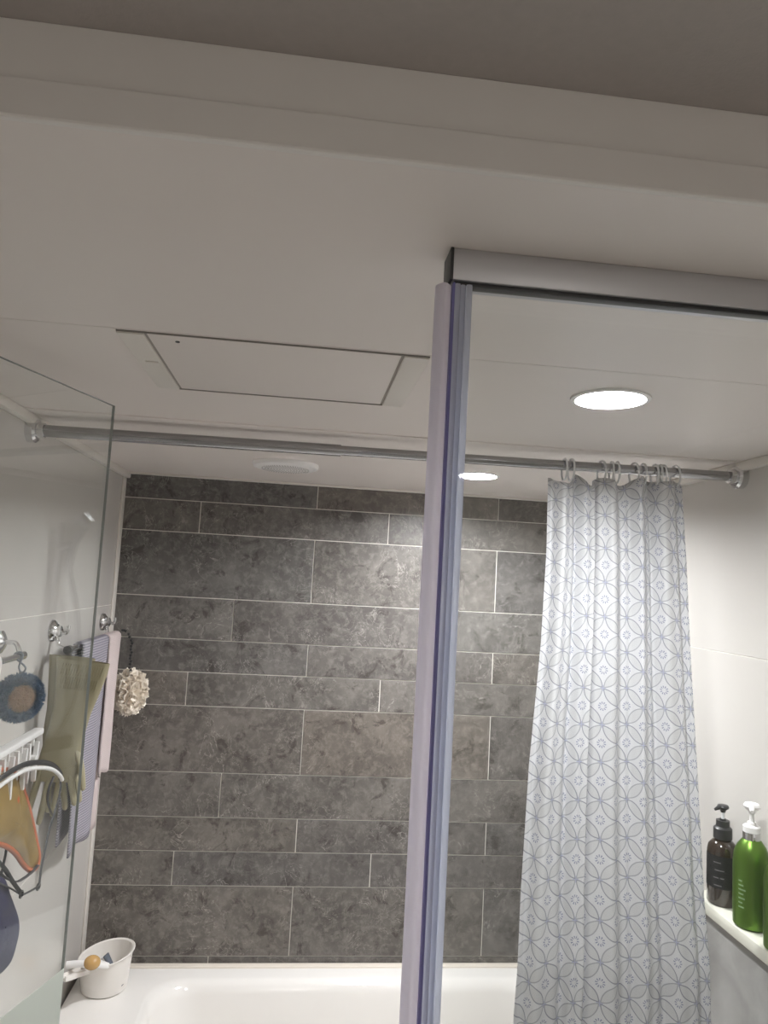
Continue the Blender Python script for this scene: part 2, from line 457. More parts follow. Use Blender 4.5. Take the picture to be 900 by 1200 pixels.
ce = struct(MB().box(-0.1, W + 0.1, YD, 0.1, H + 0.07, H + 0.12).build('ceiling', 'ceiling', smooth=False), 'cream panelled ceiling over the tub and shower')
hx0, hx1, hy0, hy1 = 0.322, 0.727, -1.424, -1.150
for y0, y1, hs, rs in ((YD + 0.0, -1.4305, [], []), (-1.4290, -0.8895, [(*L1, HOLE)], [(hx0 + 0.004, hx1 - 0.004, hy0 - 0.0020, hy1 + 0.003)]), (-0.8865, 0.0, [(*L2, HOLE)], [])):
    link('panel', slab(0.0, W, y0, y1, H, 0.02, hs, rs).mesh('ceiling_panel', 'ceiling', False), ce)
# raised rib where two ceiling panels overlap above the curtain rod
link('joint_strip', MB().box(0.0, W, -0.892, -0.862, H - 0.0025, H + 0.002, 0.001).mesh('joint_strip', 'ceiling', False), ce)
# step up to the higher ceiling of the dry half
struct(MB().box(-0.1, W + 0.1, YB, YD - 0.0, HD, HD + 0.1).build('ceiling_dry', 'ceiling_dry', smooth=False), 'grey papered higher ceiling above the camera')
fa = struct(MB().box(-0.1, W + 0.1, YD - 0.001, YD + 0.0, H + 0.0, HD + 0.07).build('trim_1', 'fascia', smooth=False), 'white fascia board at the ceiling step')
link('bead', MB().box(0.0, W, YD - 0.007, YD + 0.000, H - 0.003, H + 0.0265, 0.002).mesh('bead', 'fascia', False), fa)
link('board', MB().box(0.0, W, YD - 0.003, YD + 0.002, H + 0.0275, HD, 0.0008).mesh('board', 'fascia', False), fa)
# mouldings in the corners
struct(MB().box(0.0, 0.018, YD, 0.0, H - 0.020, H, 0.004).build('trim_2', 'trim'), 'white moulding between left wall and ceiling')
struct(MB().box(W - 0.018, W, YD, 0.0, H - 0.020, H, 0.004).build('trim_3', 'trim'), 'white moulding between right wall and ceiling')
struct(MB().box(0.018, W - 0.018, -0.020, 0.0, H - 0.006, H, 0.002).build('trim_4', 'trim'), 'thin white moulding above the slate tiles')
struct(MB().box(0.0, 0.006, -0.034, 0.0, 0.70, H - 0.02, 0.002).build('trim_5', 'trim'), 'white upright corner strip beside the slate tiles')

# ------------------------------------------------------------------ downlights
def downlight(c, label, lens):
    t = thing('downlight', label, 'downlight', (c[0], c[1], H), 'ceiling downlights')
    MB().lathe([(0.0605, -0.0005), (0.060, -0.003), (0.053, -0.004), (0.0515, -0.001), (0.0515, 0.004), (0.0545, 0.004), (0.0545, 0.0)], 48, (*c, H), cap=False).build('trim_ring', 'plastic', t)
    MB().lathe([(0.0545, 0.004), (0.053, 0.015), (0.0515, 0.018), (0.0515, 0.030), (0.0545, 0.030)], 48, (*c, H), cap=False).build('housing', 'plastic', t)
    MB().lathe([(0.0513, 0.012), (0.0513, 0.016)], 48, (*c, H)).build('lens', lens, t)
downlight(L1, 'bright round ceiling downlight nearest the camera, above the curtain rod', 'lamp')
downlight(L2, 'round ceiling downlight over the bathtub, close to the slate wall', 'lamp_tub')
t = thing('added_fill_lamp', 'dim round fill lamp added unseen on the dry ceiling behind the camera', 'lamp', (0.76, -3.2, HD))  # added to fill the camera side with light, no such lamp seen
MB().lathe([(0.16, 0.0), (0.16, -0.02), (0.15, -0.03)], 40, (0.76, -3.2, HD)).build('base', 'plastic', t)
MB().lathe([(0.148, -0.030), (0.13, -0.055), (0.08, -0.068), (0.01, -0.072)], 40, (0.76, -3.2, HD)).build('shade', 'dry_fill', t)

# round perforated grille
c = (0.513, -0.400)
t = thing('ceiling_vent', 'round white perforated ceiling grille above the tub', 'vent', (*c, H))
MB().lathe([(0.088, 0.0), (0.0885, -0.006), (0.086, -0.011), (0.078, -0.0135), (0.074, -0.012), (0.074, 0)], 48, (*c, H)).build('rim', 'plastic', t)
m = MB()
g = MB().lathe([(0.0745, -0.008), (0.0745, -0.0125), (0.05, -0.0155), (0.001, -0.0165)], 48, (*c, H)).build('grille', 'plastic', t)
for rr in range(1, 9):
    n_ = rr * 7
    for k in range(n_):
        a = 2 * math.pi * k / n_; r = rr * 0.0078
        x, y = c[0] + r * math.cos(a), c[1] + r * math.sin(a)
        m.lathe([(0.0013, H - 0.0172), (0.0010, H - 0.0120)], 6, (x, y, 0))
mm_ = mat('perforation', (0.55, 0.53, 0.52), 0.8)
o = m.build('perforation', mm_, t); o['kind'] = 'stuff'

# access hatch
t = thing('access_hatch', 'flush cream ceiling access hatch with raised side strips', 'hatch', (0.525, -1.295, H))
MB().box(hx0, hx0 + 0.034, hy0, hy1, H - 0.004, H - 0.0002, 0.0012).build('frame_strip', 'trim', t)
MB().box(hx1 - 0.034, hx1, hy0, hy1, H - 0.004, H - 0.0002, 0.0012).build('frame_strip', 'trim', t)
pn = MB().box(hx0 + 0.0375, hx1 - 0.0375, hy0 + 0.001, hy1, H - 0.002, H + 0.006, 0.0012).build('hatch_panel', 'ceiling', t)
gap_m = mat('hatch_gap_shade', (0.26, 0.235, 0.215), 0.8); gap_m2 = mat('hatch_side_gap_shade', (0.36, 0.33, 0.30), 0.8)  # dark colours for added strips that paint the shade in the hatch gaps
MB().box(hx0, hx1, hy0 - 0.0020, hy0 + 0.0002, H - 0.0018, H + 0.004).build('gap_shade', gap_m, t, smooth=False)
MB().box(hx0 + 0.034, hx1 - 0.034, hy1 + 0.0002, hy1 + 0.0032, H - 0.0030, H + 0.004).build('gap_shade', gap_m, t, smooth=False)
for x_ in (hx0 + 0.034, hx1 - 0.0375): MB().box(x_, x_ + 0.0035, hy0 + 0.001, hy1, H - 0.0012, H + 0.004).build('gap_shade', gap_m2, t, smooth=False)
MB().box(hx0 + 0.012, hx0 + 0.030, hy0 + 0.118, hy0 + 0.128, H - 0.0060, H - 0.0035, 0.001).build('catch', 'trim', t)
MB().lathe([(0.003, H - 0.0030), (0.003, H - 0.001)], 10, (0.395, hy0 + 0.022, 0)).build('screw', 'dark', t)

# ------------------------------------------------------------------ curtain rod
RA = Vector((0.012, -0.812, 2.150)); RB = Vector((W - 0.012, -0.872, 2.149))
t = thing('curtain_rod', 'chrome shower curtain rod spanning between the cream walls', 'rod', (0, -0.81, 2.15))
J1 = RA.lerp(RB, 0.42)
MB().tube([RA, J1], 0.0125, 20).build('rod_tube', 'steel', t)
MB().tube([J1, RB], 0.0105, 20).build('rod_tube', 'steel', t)
for p, s_ in ((RA, 1), (RB, -1)):
    x0 = 0.0 if s_ > 0 else W
    MB().lathe([(0.026, 0.0), (0.026, s_ * 0.014), (0.022, s_ * 0.019), (0.0165, s_ * 0.020), (0.0155, s_ * 0.032)], 28, (x0, p.y, p.z), 'x').build('end_flange', 'chrome', t)
def rod_at(x):
    f = (x - RA.x) / (RB.x - RA.x); return RA.lerp(RB, f)

# ------------------------------------------------------------------ shower curtain
RINGX = [1.122, 1.137, 1.204, 1.226, 1.238, 1.276, 1.296, 1.322, 1.334, 1.342, 1.368]
NU, NV = 210, 120
Ztop, Zbot = 2.128, 0.42
ULEN = 0.50
def cur_y(z): return -0.872 - 0.105 * min(1.0, max(0, Ztop - z) / 0.95) ** 1.1
CE = []
for a_, b_, py in ((643, 799, 563), (641, 804, 650), (634, 809, 760), (620, 817, 900), (610, 825, 1050), (601, 833, 1200), (590, 842, 1400)):
    z_ = 1.6
    for _ in range(6): z_ = at(720, py, 1, cur_y(z_)).z
    CE.append((z_, at(a_, py, 1, cur_y(z_)).x, at(b_, py, 1, cur_y(z_)).x))
def cur_edges(z):
    if z >= CE[0][0]: return CE[0][1:]
    for (z1, l1, r1), (z0, l0, r0) in zip(CE[:-1], CE[1:]):
        if z >= z0:
            f = (z1 - z) / (z1 - z0); return l1 + (l0 - l1) * f, r1 + (r0 - r1) * f
    return CE[-1][1:]
def curtain_pt(u, v):
    """u 0..1 across the cloth, v 0..1 downwards"""
    z = Ztop + (Zbot - Ztop) * v
    d = Ztop - z
    xl, xr = cur_edges(z)
    q = u + 0.030 * math.sin(2 * math.pi * 1.35 * u + 0.4) + 0.016 * math.sin(2 * math.pi * 3.1 * u + 1.9 + d * 0.8) - 0.030 * math.sin(0.4) * (1 - u) - 0.016 * math.sin(1.9 + d * 0.8) * (1 - u)
    q1 = 1 + 0.030 * math.sin(2 * math.pi * 1.35 + 0.4) + 0.016 * math.sin(2 * math.pi * 3.1 + 1.9 + d * 0.8)
    q = q / q1
    amp = 0.0125 * (1 - 0.25 * min(1, d / 1.1))
    ph = 2 * math.pi * (5.6 * u + 0.10 * math.sin(5 * u + 1.0 + 0.7 * d))
    amp *= min(1.0, 0.15 + (1 - u) / 0.16)
    fold = math.sin(ph) + 0.35 * math.sin(2.3 * ph + 1.0 + 0.9 * d) + 0.25 * math.sin(0.47 * ph + 2 + d)
    y = cur_y(z) + amp * fold
    x = xl + (xr - xl) * q + 0.004 * min(1, (1 - u) / 0.16) * math.cos(ph + 0.3) * (1 - 0.3 * min(1, d))
    # scalloped top edge: cloth sags between the rings
    if v < 0.12:
        pat = [0.010, 0.002, -0.014, 0.004, 0.001, -0.004, 0.004, 0.0, 0.003, 0.002, 0.0]
        sag = 0.012 * math.sin(2 * math.pi * 3.3 * u + 2.2) * math.sin(2 * math.pi * 1.1 * u + 0.3) - 0.012 * (1 - u) * 1.0 \
              - 0.020 * math.exp(-((u - 0.30) / 0.05) ** 2) + 0.010 * math.exp(-((u - 0.21) / 0.04) ** 2)
        z += sag * (1 - v / 0.12) ** 2
    return Vector((x, y, z))
me = bpy.data.meshes.new('curtain')
vs = [curtain_pt(i / NU, j / NV) for i in range(NU + 1) for j in range(NV + 1)]
fs = [(i * (NV + 1) + j, (i + 1) * (NV + 1) + j, (i + 1) * (NV + 1) + j + 1, i * (NV + 1) + j + 1) for i in range(NU) for j in range(NV)]
me.from_pydata([tuple(v) for v in vs], [], fs)
arc = [0.0]
for i in range(NU):
    p, q = curtain_pt(i / NU, 0.30), curtain_pt((i + 1) / NU, 0.30); arc.append(arc[-1] + (q - p).length)
uvl = me.uv_layers.new(name='UVMap')
for lp in me.loops:
    i, j = divmod(lp.vertex_index, NV + 1)
    uvl.data[lp.index].uv = (arc[i] + 0.012, (1 - j / NV) * (Ztop - Zbot) + 0.008)
me.materials.append(MT['curtain']); me.polygons.foreach_set('use_smooth', [True] * len(me.polygons))
cu = link('shower_curtain', me)
md = cu.modifiers.new('thickness', 'SOLIDIFY'); md.thickness = 0.0006; md.offset = 0
tag(cu, 'white shower curtain printed with blue-grey overlapping petals and small flowers', 'curtain')
# rings
ordn = ['leftmost', 'second from left', 'third from left', 'fourth from left', 'fifth from left', 'middle', 'fifth from right',
        'fourth from right', 'third from right', 'second from right', 'rightmost']
for k, x in enumerate(RINGX):
    p = rod_at(x); tilt = random.uniform(-0.22, 0.22)
    pts = []
    for a in range(25):
        th = math.radians(-70 + 320 * a / 24)
        pts.append((x + math.sin(tilt) * 0.022 * math.cos(th), p.y + 0.019 * math.cos(th), p.z - 0.009 + 0.024 * math.sin(th)))
    pts = [(a_, b_, c_) for a_, b_, c_ in pts]
    o = MB().tube(pts, 0.0022, 8).build('curtain_ring', 'ring')
    tag(o, f'{ordn[k]} translucent white plastic ring holding the shower curtain', 'ring', 'rings on the curtain rod')

# ------------------------------------------------------------------ glass partition on the right
t = thing('glass_partition', 'fixed clear glass shower panel with grey aluminium top rail and pale edge seal', 'glass panel', (0.69, YG, FLOOR))
MB().box(0.6925, W, YG, YG + 0.030, 2.1505, H, 0.0015).build('top_rail', 'alu', t)
MB().box(0.6905, 0.6935, YG - 0.001, YG + 0.031, 2.150, H, 0.0006).build('end_cap', 'dark', t)
MB().box(0.695, W, YG + 0.003, YG + 0.014, 2.1465, 2.1506, 0.001).build('rail_gasket', 'dark', t)
MB().box(0.704, W, YG + 0.0045, YG + 0.0125, FLOOR + 0.01, 2.1480, 0.0).build('pane', 'glass', t, smooth=False)
pf = MB()
for a, b, y0, y1 in ((0.6955, 0.7010, -0.001, 0.018), (0.7010, 0.7060, 0.001, 0.016), (0.7060, 0.7118, -0.0005, 0.0175)):
    pf.box(a, b, YG + y0, YG + y1, FLOOR + 0.01, 2.1475, 0.0016)
pf.build('edge_profile', 'profile', t)
MB().box(0.6935, 0.6957, YG - 0.0015, YG + 0.016, FLOOR + 0.01, 2.1475, 0.0006).build('magnet_strip', 'blue', t)
sl = MB(); N = 9; out_ = []
for k in range(N):
    th = math.pi * k / (N - 1); out_.append((0.6800 + 0.0135 * k / (N - 1), YG + 0.0065 - 0.0075 * math.sin(th)))
pts = [(x, y) for x, y in out_] + [(0.6935, YG + 0.013), (0.6800, YG + 0.013)]
n_ = len(pts); z0, z1 = FLOOR + 0.01, 2.1465
sl.add([(x, y, z0) for x, y in pts] + [(x, y, z1) for x, y in pts],
       [tuple(range(n_)), tuple(range(n_, 2 * n_))] + [(k, (k + 1) % n_, n_ + (k + 1) % n_, n_ + k) for k in range(n_)])
sl.build('seal_strip', 'seal', t)

# ------------------------------------------------------------------ open glass door on the left
TH = math.radians(18.4); DW = 0.637
hx, hy = 0.050, YG
t = thing('glass_door', 'frameless glass shower door swung inward, frosted in its lower part', 'door', (hx, hy, FLOOR))
dirv = Vector((math.sin(TH), math.cos(TH), 0)); nv = Vector((math.cos(TH), -math.sin(TH), 0))
def dbox(u0, u1, n0, n1, z0, z1):
    vs = []
    for u in (u0, u1):
        for n in (n0, n1):
            for z in (z0, z1):
                p = Vector((hx, hy, 0)) + dirv * u + nv * n; vs.append((p.x, p.y, z))
    return MB().add(vs, [(0, 1, 3, 2), (4, 6, 7, 5), (0, 4, 5, 1), (2, 3, 7, 6), (0, 2, 6, 4), (1, 5, 7, 3)])
dbox(0.0, DW - 0.0005, -0.0024, 0.0024, FLOOR + 0.015, 2.1425).build('pane', 'glass', t, smooth=False)
dbox(DW - 0.0006, DW, -0.0023, 0.0023, FLOOR + 0.015, 2.143).build('polished_edge', 'glass_edge', t, smooth=False)
dbox(0.0, DW, -0.0023, 0.0023, 2.1424, 2.143).build('polished_edge', 'glass_edge', t, smooth=False)
dbox(0.002, DW - 0.001, 0.0025, 0.0030, FLOOR + 0.02, 1.265).build('frosted_film', 'frost', t, smooth=False)
for z in (0.42, 1.88):
    m = dbox(-0.005, 0.055, -0.012, 0.012, z - 0.045, z + 0.045); m.box(0.0005, 0.050, hy - 0.012, hy + 0.012, z - 0.045, z + 0.045, 0.002)
    m.build('hinge', 'chrome', t)

# ------------------------------------------------------------------ bathtub
t = thing('bathtub', 'white enamel bathtub with wide end deck below the slate wall', 'bathtub', (0.76, -0.4, FLOOR))
def rrect(x0, x1, y0, y1, r, z, n=10):
    pts = []
    for cx, cy, a in ((x1 - r, y1 - r, 0), (x0 + r, y1 - r, 90), (x0 + r, y0 + r, 180), (x1 - r, y0 + r, 270)):
        for k in range(n + 1):
            th = math.radians(a + 90 * k / n); pts.append((cx + r * math.cos(th), cy + r * math.sin(th), z))
    return pts
TZ = 0.70; YF = -0.80
rings = [rrect(0.004, W - 0.004, YF, -0.004, 0.012, FLOOR + 0.0), rrect(0.004, W - 0.004, YF, -0.004, 0.012, TZ - 0.03),
         rrect(0.004, W - 0.004, YF - 0.0, -0.004, 0.014, TZ - 0.010), rrect(0.010, W - 0.010, YF + 0.008, -0.008, 0.016, TZ),
         rrect(0.215, 1.40, YF + 0.085, -0.072, 0.10, TZ), rrect(0.222, 1.392, YF + 0.092, -0.080, 0.11, TZ - 0.003),
         rrect(0.233, 1.382, YF + 0.103, -0.092, 0.12, TZ - 0.014), rrect(0.240, 1.374, YF + 0.110, -0.100, 0.125, TZ - 0.035),
         rrect(0.262, 1.355, YF + 0.125, -0.120, 0.13, TZ - 0.20), rrect(0.290, 1.335, YF + 0.140, -0.140, 0.13, FLOOR + 0.16),
         rrect(0.330, 1.310, YF + 0.165, -0.165, 0.12, FLOOR + 0.125), rrect(0.40, 1.27, YF + 0.21, -0.21, 0.10, FLOOR + 0.115)]
m = MB(); n_ = len(rings[0])
vs = [p for r in rings for p in r]; fs = []
for a in range(len(rings) - 1):
    for k in range(n_): fs.append((a * n_ + k, a * n_ + (k + 1) % n_, (a + 1) * n_ + (k + 1) % n_, (a + 1) * n_ + k))
fs.append(tuple((len(rings) - 1) * n_ + k for k in range(n_)))
m.add(vs, fs); m.build('basin', 'tub', t)
MB().box(0.006, W - 0.006, -0.024, -0.0005, TZ - 0.003, TZ + 0.005, 0.003).build('sealant_bead', 'caulk', t)
MB().lathe([(0.03, FLOOR + 0.117), (0.028, FLOOR + 0.120), (0.005, FLOOR + 0.121)], 20, (1.18, -0.40, 0)).build('drain', 'chrome', t)

# ------------------------------------------------------------------ ledge on the right wall
LX = 1.450; LZ = 1.254
t = thing('wall_ledge', 'cream stone ledge on a grey tiled half wall under the bottles', 'ledge', (1.49, -1.2, FLOOR))
MB().box(LX, W - 0.0005, YG + 0.02, -0.802, LZ - 0.024, LZ, 0.003).build('ledge_slab', 'ledge', t)
hw = MB().box(LX + 0.016, W - 0.0005, YG + 0.03, -0.806, FLOOR, LZ - 0.024).build('half_wall', 'cream_grout', t, smooth=False)
for z0, z1 in ((0.10, 0.63), (0.63, LZ - 0.024)):
    for y0, y1 in ((-1.712, -1.41), (-1.41, -1.11), (-1.11, -0.807)):
        MB().box(LX + 0.009, LX + 0.017, y0 + 0.001, y1 - 0.001, z0 + 0.001, z1 - 0.001, 0.0008).build('tile', 'stone', hw, smooth=False)

# ------------------------------------------------------------------ bottles
def pump_head(t, c, z, mat_, s, ang, collar=None):
    ca, sa = math.cos(ang), math.sin(ang)
    MB().lathe([(0.0155 * s, z), (0.0155 * s, z + 0.016 * s), (0.013 * s, z + 0.018 * s), (0.008 * s, z + 0.019 * s), (0.008 * s, z + 0.024 * s)], 24, (*c, 0)).build('collar', collar or mat_, t)
    MB().lathe([(0.0042 * s, z + 0.022 * s), (0.0042 * s, z + 0.046 * s)], 14, (*c, 0)).build('stem', 'ring' if collar is None else mat_, t)
    m = MB().lathe([(0.006 * s, z + 0.040 * s), (0.0075 * s, z + 0.046 * s), (0.0135 * s, z + 0.050 * s), (0.0150 * s, z + 0.054 * s), (0.0125 * s, z + 0.0585 * s), (0.004 * s, z + 0.060 * s)], 24, (*c, 0))
    p0 = Vector((c[0], c[1], z + 0.053 * s)); d = Vector((ca, sa, 0))
    m.tube([p0, p0 + d * 0.018 * s, p0 + d * 0.030 * s + Vector((0, 0, -0.003 * s))], [0.0062 * s, 0.005 * s, 0.0035 * s], 12)
    m.build('pump_head', mat_, t)
def text_lines(t, c, r, a0, rows, mat_, z0, dz, hh):
    m = MB()
    for k, ln in enumerate(rows):
        z = z0 - k * dz
        for (s0, s1) in ln:
            m.lathe([(r, z), (r, z + hh)], 6, (*c, 0), a0=a0 + s0, a1=a0 + s1, cap=False)
    return m.build('printed_text', mat_, t)

cb = (1.486, -0.866)
t = thing('pump_bottle', 'dark brown pump bottle with black label beside the curtain', 'bottle', (*cb, LZ))
zb = LZ
MB().lathe([(0.027, zb), (0.030, zb + 0.004), (0.0303, zb + 0.105), (0.028, zb + 0.116), (0.020, zb + 0.125), (0.0145, zb + 0.128), (0.0145, zb + 0.134)], 36, (*cb, 0)).build('body', 'brown_glass', t)
lb = MB().lathe([(0.0306, zb + 0.036), (0.0306, zb + 0.100)], 30, (*cb, 0), a0=math.radians(150), a1=math.radians(320), cap=False).build('label', 'label', t)
text_lines(t, cb, 0.0309, math.radians(205), [[(0, .5)], [(0.1, .7)], [(0, .35), (.45, .7)], [(0.05, .55)]], 'print_', zb + 0.086, 0.015, 0.0022)
MB().lathe([(0.0185, zb + 0.130), (0.0185, zb + 0.150), (0.0155, zb + 0.153), (0.0135, zb + 0.154), (0.0135, zb + 0.166)], 28, (*cb, 0)).build('cap', 'dark', t)
pump_head(t, cb, zb + 0.150, 'dark', 0.80, math.radians(200))

cg = (1.484, -0.968)
t = thing('pump_bottle', 'metallic green pump bottle with white pump in the middle of the ledge', 'bottle', (*cg, LZ))
def green_body(t, c, s=1.0):
    MB().lathe([(0.028 * s, zb), (0.0325 * s, zb + 0.004), (0.0335 * s, zb + 0.03), (0.0335 * s, zb + 0.118), (0.0315 * s, zb + 0.136), (0.026 * s, zb + 0.150), (0.0185 * s, zb + 0.160), (0.0150 * s, zb + 0.164)], 40, (*c, 0)).build('body', 'green', t)
    text_lines(t, c, 0.0338 * s, math.radians(196), [[(0, .22)], [(0, .30)], [(0, .42)], [(0, .30)], [(0, .38)], [(0, .25)], [(0, .33)]], 'green_print', zb + 0.088, 0.008, 0.0026)
green_body(t, cg)
MB().lathe([(0.0160, zb + 0.158), (0.0160, zb + 0.176), (0.0150, zb + 0.1775)], 28, (*cg, 0)).build('metal_collar', 'chrome', t)
pump_head(t, cg, zb + 0.1705, 'plastic', 1.02, math.radians(238), 'plastic')
c3 = (1.484, -1.064)
t = thing('pump_bottle', 'metallic green bottle cut off by the right edge of the picture', 'bottle', (*c3, LZ))
green_body(t, c3)
MB().lathe([(0.0160, zb + 0.158), (0.0160, zb + 0.176), (0.0150, zb + 0.1775)], 28, (*c3, 0)).build('metal_collar', 'chrome', t)
pump_head(t, c3, zb + 0.1705, 'plastic', 1.02, math.radians(238), 'plastic')

# ------------------------------------------------------------------ towel bars on the left wall
BX = 0.050; BZ = 1.683
def suction_mount(t, y, z, lever=True):
    p = MB().lathe([(0.026, 0.0), (0.026, 0.003), (0.024, 0.008), (0.016, 0.014), (0.013, 0.016), (0.013, 0.022), (0.010, 0.024)], 28, (0, y, z), 'x').build('suction_disc', 'chrome', t)
    m = MB().tube(cr([(0.020, y, z + 0.0), (0.034, y, z - 0.004), (0.038, y, z + 0.006), (0.0375, y, z + 0.014)], 4), [0.004] * 13, 10)
    m.build('lever', 'chrome', p)
    m = MB().tube(cr([(0.014, y, z - 0.008), (0.018, y - 0.002, z - 0.030), (0.028, y - 0.005, z - 0.037), (0.040, y - 0.008, BZ + 0.0), (BX, y - 0.010, BZ)], 5), 0.0045, 10)
    m.build('arm', 'chrome', t)
t = thing('towel_bar', 'chrome suction towel bar holding gloves and towels', 'towel bar', (0, -0.35, BZ))
suction_mount(t, -0.555, 1.722); suction_mount(t, -0.122, 1.717)
MB().tube([(BX, -0.582, BZ), (BX, -0.112, BZ + 0.002)], 0.0065, 14).build('bar', 'chrome', t)
MB().tube([(BX, -0.590, BZ), (BX, -0.572, BZ)], 0.0095, 16).build('end_cap', 'dark', t)
BZ2 = 1.700
t = thing('towel_bar', 'chrome towel bar at the left picture edge holding the blue scrubber', 'towel bar', (0, -1.1, BZ2))
for y in (-0.850, -1.290):
    MB().lathe([(0.022, 0.0), (0.022, 0.004), (0.012, 0.010), (0.007, 0.012)], 24, (0, y, 1.722), 'x').build('wall_flange', 'chrome', t)
    MB().tube(cr([(0.008, y, 1.722), (0.026, y, 1.722), (0.036, y - 0.006, 1.716), (0.046, y - 0.018, BZ2 + 0.003), (BX, y - 0.022, BZ2)], 5), 0.0048, 10).build('arm', 'chrome', t)
MB().tube([(BX, -0.866, BZ2), (BX, -1.318, BZ2)], 0.0060, 14).build('bar', 'chrome', t)
MB().tube([(BX, -0.862, BZ2), (BX, -0.880, BZ2)], 0.0085, 14).build('end_cap', 'chrome', t)

# draped towels
def towel(name, label, mkey, ya, yb, zf, zb_, xf, xb, wav, skew=0.0, bz=BZ, th=0.004):
    prof = []
    nf = 26
    for k in range(nf + 1): prof.append(('f', k / nf))
    P = []
    NYY = 16
    for a in range(NYY + 1):
        s = a / NYY; row = []
        y = ya + (yb - ya) * s
        for k in range(nf):                      # front sheet bottom -> top
            f = k / nf; z = zf + (bz - zf) * f
            wv = wav * math.sin(s * 9 + 1.3 + f * 1.2) * (1 - f) ** 0.6
            row.append(Vector((xf + wv, y + skew * (1 - f) + 0.006 * math.sin(z * 17 + s * 3) * (1 - f), z + 0.006 * math.sin(s * 7) * (1 - f))))
        for k in range(9):                       # over the bar
            an = math.pi * k / 8; xm = (xf + xb) / 2; r = (xf - xb) / 2
            row.append(Vector((xm + r * math.cos(an), y, bz + 0.010 * math.sin(an))))
        for k in range(1, nf + 1):               # back sheet
            f = k / nf; z = bz + (zb_ - bz) * f
            wv = 0.5 * wav * math.sin(s * 8 + 0.3 + f) * f
            row.append(Vector((max(0.008, xb + wv), y + skew * 0.6 * f, z)))
        P.append(row)
    o = MB().grid(P).build(name, mkey)
    md = o.modifiers.new('thickness', 'SOLIDIFY'); md.thickness = th; md.offset = 0
    return tag(o, label, 'towel')
towel('scrub_towel', 'lavender waffle-weave scrub towel hanging on the bar behind the gloves', 'lavender', -0.505, -0.276, 1.188, 1.215, 0.062, 0.038, 0.006, 0.0)
towel('towel', 'pale pink towel hanging on the bar beside the bath puff', 'pink', -0.270, -0.152, 1.315, 1.150, 0.063, 0.037, 0.004, 0.0, th=0.006)

# rubber gloves (hang facing the room from the end of the bar)
YGV = -0.610
def gp(x, y, yy=YGV): return at(x, y, 1, yy)
def glove(name, label, stations, fingers, yy):
    """stations: (px left, px right, py, thickness)"""
    m = MB(); P = []; n = 22
    st = []
    for i in range(len(stations) - 1):
        a, b = stations[i], stations[i + 1]
        for k in range(5):
            f = k / 5; st.append(tuple(a[q] + (b[q] - a[q]) * f for q in range(5)))
    st.append(stations[-1])
    for i, (xl, xr, yl, yr, th) in enumerate(st):
        L = gp(xl, yl, yy); Rr = gp(xr, yr, yy); c_ = (L + Rr) / 2; hw_ = (Rr - L) / 2
        th2 = th * (1.0 + (0.10 if (i % 2 and 2 < i < 16) else 0.0))
        P.append([c_ + hw_ * math.cos(2 * math.pi * k / n) + Vector((0, -th2 * math.sin(2 * math.pi * k / n), 0)) for k in range(n + 1)])
    m.grid(P)
    m.add(P[-1][:-1], [tuple(range(n))])
    for pts, r0, r1 in fingers:
        q = cr([gp(x, y, yy + o_) for x, y, o_ in pts], 5); N = len(q)
        rads = [r0 + (r1 - r0) * k / (N - 1) for k in range(N)]
        d = (q[-1] - q[-2]).normalized()
        for g, e in ((0.45, 0.92), (0.8, 0.66), (1.0, 0.30)): q.append(q[N - 1] + d * r1 * g); rads.append(r1 * e)
        m.tube(q, [(r, r * 0.75) for r in rads], 12)
    o = m.build(name, 'glove')
    return tag(o, label, 'glove', 'rubber gloves on the towel bar')
gl1 = glove('rubber_glove', 'olive rubber glove hanging in front, ribbed cuff up and fingers down',
      [(66, 129, 770, 778, 0.016), (66, 126, 786, 790, 0.015), (65, 118, 806, 810, 0.014), (62, 106, 832, 838, 0.014), (56, 99, 856, 862, 0.015),
       (48, 96, 880, 886, 0.016), (42, 93, 900, 904, 0.015), (42, 88, 914, 916, 0.012)],
      [([(49, 900, 0), (40, 928, -0.004), (33, 952, -0.006)], 0.0115, 0.0085),
       ([(60, 905, 0), (53, 935, -0.004), (46, 962, -0.004)], 0.0120, 0.0085),
       ([(72, 905, 0), (67, 930, -0.003), (62, 952, -0.003)], 0.0115, 0.0085),
       ([(82, 903, 0), (84, 922, -0.002), (87, 940, -0.002)], 0.0105, 0.0080),
       ([(90, 880, 0), (95, 900, -0.006), (97, 922, -0.010)], 0.0115, 0.0085)], -0.625)
glove('rubber_glove', 'olive rubber glove hanging behind, nearer the wall, mostly hidden by its pair',
      [(58, 112, 767, 772, 0.012), (57, 108, 790, 792, 0.012), (55, 100, 830, 834, 0.011), (50, 94, 860, 862, 0.011), (50, 92, 890, 892, 0.011), (54, 92, 905, 905, 0.010)],
      [([(58, 900, 0), (56, 930, 0), (56, 948, 0)], 0.0105, 0.008),
       ([(70, 900, 0), (74, 925, 0), (76, 945, 0)], 0.0105, 0.008),
       ([(86, 898, 0), (90, 915, 0), (93, 936, 0)], 0.0105, 0.008)], -0.592)

m = MB()
for rowk, (ya_, yb_) in enumerate(((777, 790), (792, 806))):
    for k in range(17):
        f = (k + 0.5) / 17; xa = 73 + 50 * f - rowk * (2 + 5 * f)
        bul = 0.0165 * math.sqrt(max(0.05, 1 - (2 * (xa - 66) / 62 - 1) ** 2))
        pa = gp(xa, ya_ + 6 * f, -0.625 - bul); pb = gp(xa - 4, yb_ + 4 * f, -0.625 - bul * 0.95)
        m.tube([pa, pb], 0.0011, 6)
m.build('cuff_ribs', 'glove', gl1)
